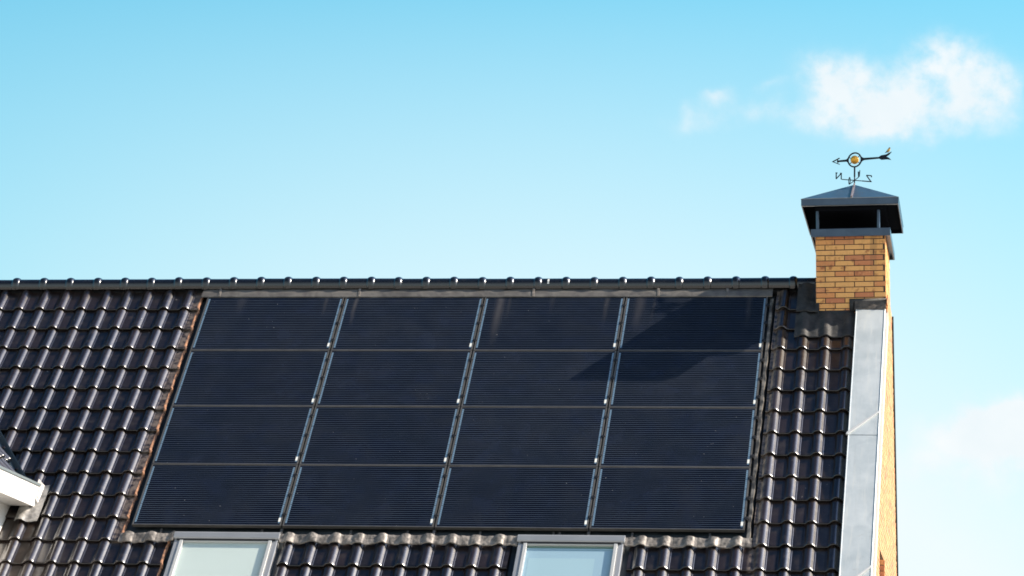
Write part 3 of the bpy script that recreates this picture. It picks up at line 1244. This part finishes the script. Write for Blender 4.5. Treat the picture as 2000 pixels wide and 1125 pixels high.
def make_panel():
    root = empty('solar_panel')
    f = MB()
    t_ = .0115
    x, y = PW / 2, PH / 2
    f.box((-x, -y, -.036), (x, -y + t_, .0025))
    f.box((-x, y - t_, -.036), (x, y, .0025))
    f.box((-x, -y + t_, -.036), (-x + .017, y - t_, .0022))
    f.box((x - .017, -y + t_, -.036), (x, y - t_, .0022))
    f.build('frame', M_frame, root)
    gl_ = MB()
    gl_.box((-x + .0168, -y + t_ - .0002, -.012), (x - .0168, y - t_ + .0002, 0))
    gl_.build('glass', M_glass, root)
    for s in (-1, 1):
        r_ = MB()
        xx = s * (x - .032)
        n = 3
        y0, y1 = -y + .045, y - .040
        for k in range(n):
            a, b_ = lerp(y0, y1, k / n), lerp(y0, y1, (k + 1) / n)
            r_.quad((xx - .0105, a + .004, .0006), (xx + .0105, a + .004, .0006), (xx + .0105, b_ - .004, .0006), (xx - .0105, b_ - .004, .0006))
        if s > 0:
            r_.quad((xx - .013, y0 + .03, .001), (xx + .013, y0 + .03, .001), (xx + .013, y0 + .10, .001), (xx - .013, y0 + .10, .001), m=1)
        r_.build('ribbon', [M_ribbon, M_white_tab], root)
    for fy in (.17, .50, .82):
        c_ = MB()
        yy = y - fy * PH
        c_.box((x - .006, yy - .028, -.04), (x + .024, yy + .028, .010))
        c_.box((x - .014, yy - .008, .0026), (x + .034, yy + .006, .012))
        c_.build('clip', M_clip, root, bevel=.002)
    return root


ROWS = ['top row', 'second row from the top', 'third row from the top', 'bottom row']
COLS = ['leftmost column by the tiles', 'second column from the left', 'third column from the left', 'rightmost column']
EXTRA = {(0, 3): 'almost wholly in the chimney shadow', (1, 2): 'with the pointed tip of the chimney shadow', (1, 3): 'half in the chimney shadow',
         (3, 0): 'above the pale green roof window', (3, 2): 'above the gap left of the blue roof window'}


def copy_thing(o):
    c_ = o.copy()
    sc.collection.objects.link(c_)
    for k in o.children:
        d = k.copy()
        sc.collection.objects.link(d)
        d.parent = c_
    return c_


proto = make_panel()
spots = [(r, c_) for r in range(4) for c_ in range(4)]
made = [proto] + [copy_thing(proto) for _ in spots[1:]]
for o, (r, c_) in zip(made, spots):
    v = .30 + 1.143 * (r + .5)
    u = (c_ - 1.5) * 1.755
    o.location = RP(u, v, rnd.uniform(-.001, .001))
    o.rotation_euler = (R(45) + rnd.uniform(-.0008, .0008), rnd.uniform(-.0006, .0006), 0)
    lab = 'black solar panel in the %s, %s' % (ROWS[r], COLS[c_])
    if (r, c_) in EXTRA and len((lab + ' ' + EXTRA[(r, c_)]).split()) <= 16:
        lab += ', ' + EXTRA[(r, c_)]
    tag(o, lab, 'solar panel', 'solar panels set into the roof')

# ------------------------------------------------------------------ weather vane
VX, VY = 4.525, .30
V0 = Vector(CP(4.545, .30, 1.285))
VX, VY = V0.x, V0.y
wv = empty('weather_vane', tuple(V0))
tag(wv, 'black iron weather vane with arrow, gold ball and compass letters on the chimney cap', 'weather vane')
po = MB()
po.tube([(0, 0, -.03), (0, 0, .10)], .0075, 10)
po.tube([(0, 0, .10), (0, 0, .225)], .0105, 10)
po.build('pole', M_iron, wv, smooth=True)
AZ = .315
ad = Vector((math.cos(R(20)), -math.sin(R(20)), 0))
an = Vector((ad.y, -ad.x, 0))


def arrow_pt(a, b, t_):
    return tuple(ad * a + an * t_ + Vector((0, 0, AZ + b)))


T = .009
ar = MB()
ar.prism([(-.235, -.0095), (-.110, -.0125), (-.086, -.034), (-.086, .034), (-.110, .0125), (-.235, .0095)], -T, T, arrow_pt)
at_ = MB()
at_.prism([(.086, -.040), (.10, -.022), (.125, -.012), (.33, -.0105), (.33, .009), (.125, .014), (.10, .026), (.086, .040)], -T, T, arrow_pt)
ar.prism([(-.305, 0), (-.205, .044), (-.200, .036), (-.283, 0)], -T, T, arrow_pt)
ar.prism([(-.305, 0), (-.283, 0), (-.200, -.036), (-.205, -.044)], -T, T, arrow_pt)
ar.prism([(-.235, 0), (-.228, .022), (-.212, .003), (-.212, -.003), (-.228, -.022)], -T, T, arrow_pt)
at_.prism([(.325, .010), (.355, .027), (.42, .033), (.490, .062), (.455, .026), (.418, .006), (.325, -.003)], -T, T, arrow_pt)
at_.prism([(.325, -.003), (.418, .006), (.450, -.006), (.487, -.040), (.43, -.028), (.355, -.028), (.325, -.012)], -T, T, arrow_pt)
ar.build('arrow_head', M_iron, wv)
at_.build('arrow_tail', M_iron, wv)
rg = MB()
rg.tube([arrow_pt(.088 * math.cos(a), .088 * math.sin(a), 0) for a in [2 * math.pi * k / 40 for k in range(41)]], .0095, 8)
for a0 in (35, 155, 215, 325):
    rg.tube([arrow_pt(r_ * math.cos(R(a0)), r_ * math.sin(R(a0)), 0) for r_ in (.038, .086)], .005, 6)
rg.build('ring', M_iron, wv, smooth=True)
gb = MB()
c0 = Vector((0, 0, AZ))
gb.grid([[c0 + Vector((.053 * math.sin(a) * math.cos(b), .053 * math.sin(a) * math.sin(b), .053 * math.cos(a))) for b in [2 * math.pi * k / 24 for k in range(24)]] for a in [math.pi * i / 14 for i in range(15)]], close=True)
gb.build('globe', M_gold, wv, smooth=True)
bd = Vector((math.cos(R(22)), math.sin(R(22)), 0))
cd = Vector((.30, -.95, 0)).normalized()
LZ = .055
am = MB()
am.tube([bd * -.168 + Vector((0, 0, LZ)), bd * .225 + Vector((0, 0, LZ))], .0055, 6)
am.tube([cd * -.20 + Vector((0, 0, LZ)), cd * .20 + Vector((0, 0, LZ))], .0055, 6)
am.build('compass_arm', M_iron, wv)


def letter(strokes, dirv, a0):
    mb = MB()
    nn = Vector((dirv.y, -dirv.x, 0))
    for (p, q) in strokes:
        P_, Q_ = Vector(p), Vector(q)
        d = (Q_ - P_).normalized()
        e = Vector((-d.y, d.x)) * .0062
        poly = [P_ - e, Q_ - e, Q_ + e, P_ + e]
        mb.prism([(x.x, x.y) for x in poly], -.004, .004, lambda a, b, t_: dirv * (a0 + a) + nn * t_ + Vector((0, 0, LZ + b)))
    mb.build('compass_letter', M_iron, wv)


w_, h_ = .066, .076
letter([((0, 0), (0, h_)), ((0, 0), (w_, h_)), ((w_, 0), (w_, h_)), ((-.008, h_), (.016, h_)), ((w_ - .016, h_), (w_ + .008, h_))], bd, -.24)
letter([((-.055, 0), (w_ * .9, 0)), ((0, h_), (w_ * .9, 0)), ((0, h_), (w_, h_)), ((w_, h_), (w_, h_ - .02))], bd, .155)
circ = [(.04 + .036 * math.cos(2 * math.pi * k / 14), .045 + .042 * math.sin(2 * math.pi * k / 14)) for k in range(15)]
letter(list(zip(circ, circ[1:])), cd, -.285)
letter([((0, h_), (.02, 0)), ((.02, 0), (.04, h_ * .8)), ((.04, h_ * .8), (.06, 0)), ((.06, 0), (.08, h_))], cd, .17)

# ------------------------------------------------------------------ the small bird on the arrow's tail
foot = V0 + Vector(arrow_pt(.447, .046, 0))
M_bird = mat('bird_feathers', (.2, .15, .1), .8)
t = NT(M_bird)
sp = t.new('ShaderNodeSeparateXYZ')
t.set(sp.inputs[0], t.obj())
fr_ = t.math('ADD', sp.outputs[0], t.math('MULTIPLY', sp.outputs[1], -1.2))
c = t.mix(t.ramp(fr_, -.004, .010), (.10, .085, .075), (.55, .36, .10))
c = t.mix(t.ramp(sp.outputs[2], .052, .060), c, (.12, .10, .09))
t.color(c)
bb = MB()
path = [(-.043, .004, .006), (-.030, .003, .012), (-.018, .001, .020), (-.006, 0, .028), (.004, -.001, .038), (.010, -.002, .049), (.013, -.003, .058), (.016, -.003, .064), (.021, -.004, .067), (.0255, -.004, .0665), (.030, -.005, .0655)]
rad = [.003, .0045, .010, .0155, .0175, .0150, .0120, .0125, .0095, .0035, .0008]
bb.tube([foot + Vector(p) for p in path], rad, 14)
bird = bb.build('bird', M_bird, None, origin=tuple(foot), smooth=True)
tag(bird, 'tiny brown and yellow bird perched on the tail of the weather vane arrow', 'bird')
for s in (-1, 1):
    lg = MB()
    lg.tube([foot + Vector((-.001 + s * .002, s * .005, .016)), foot + Vector((.001 + s * .002, s * .004, -.002))], .0013, 6)
    lg.build('leg', M_clip, bird, origin=tuple(foot))
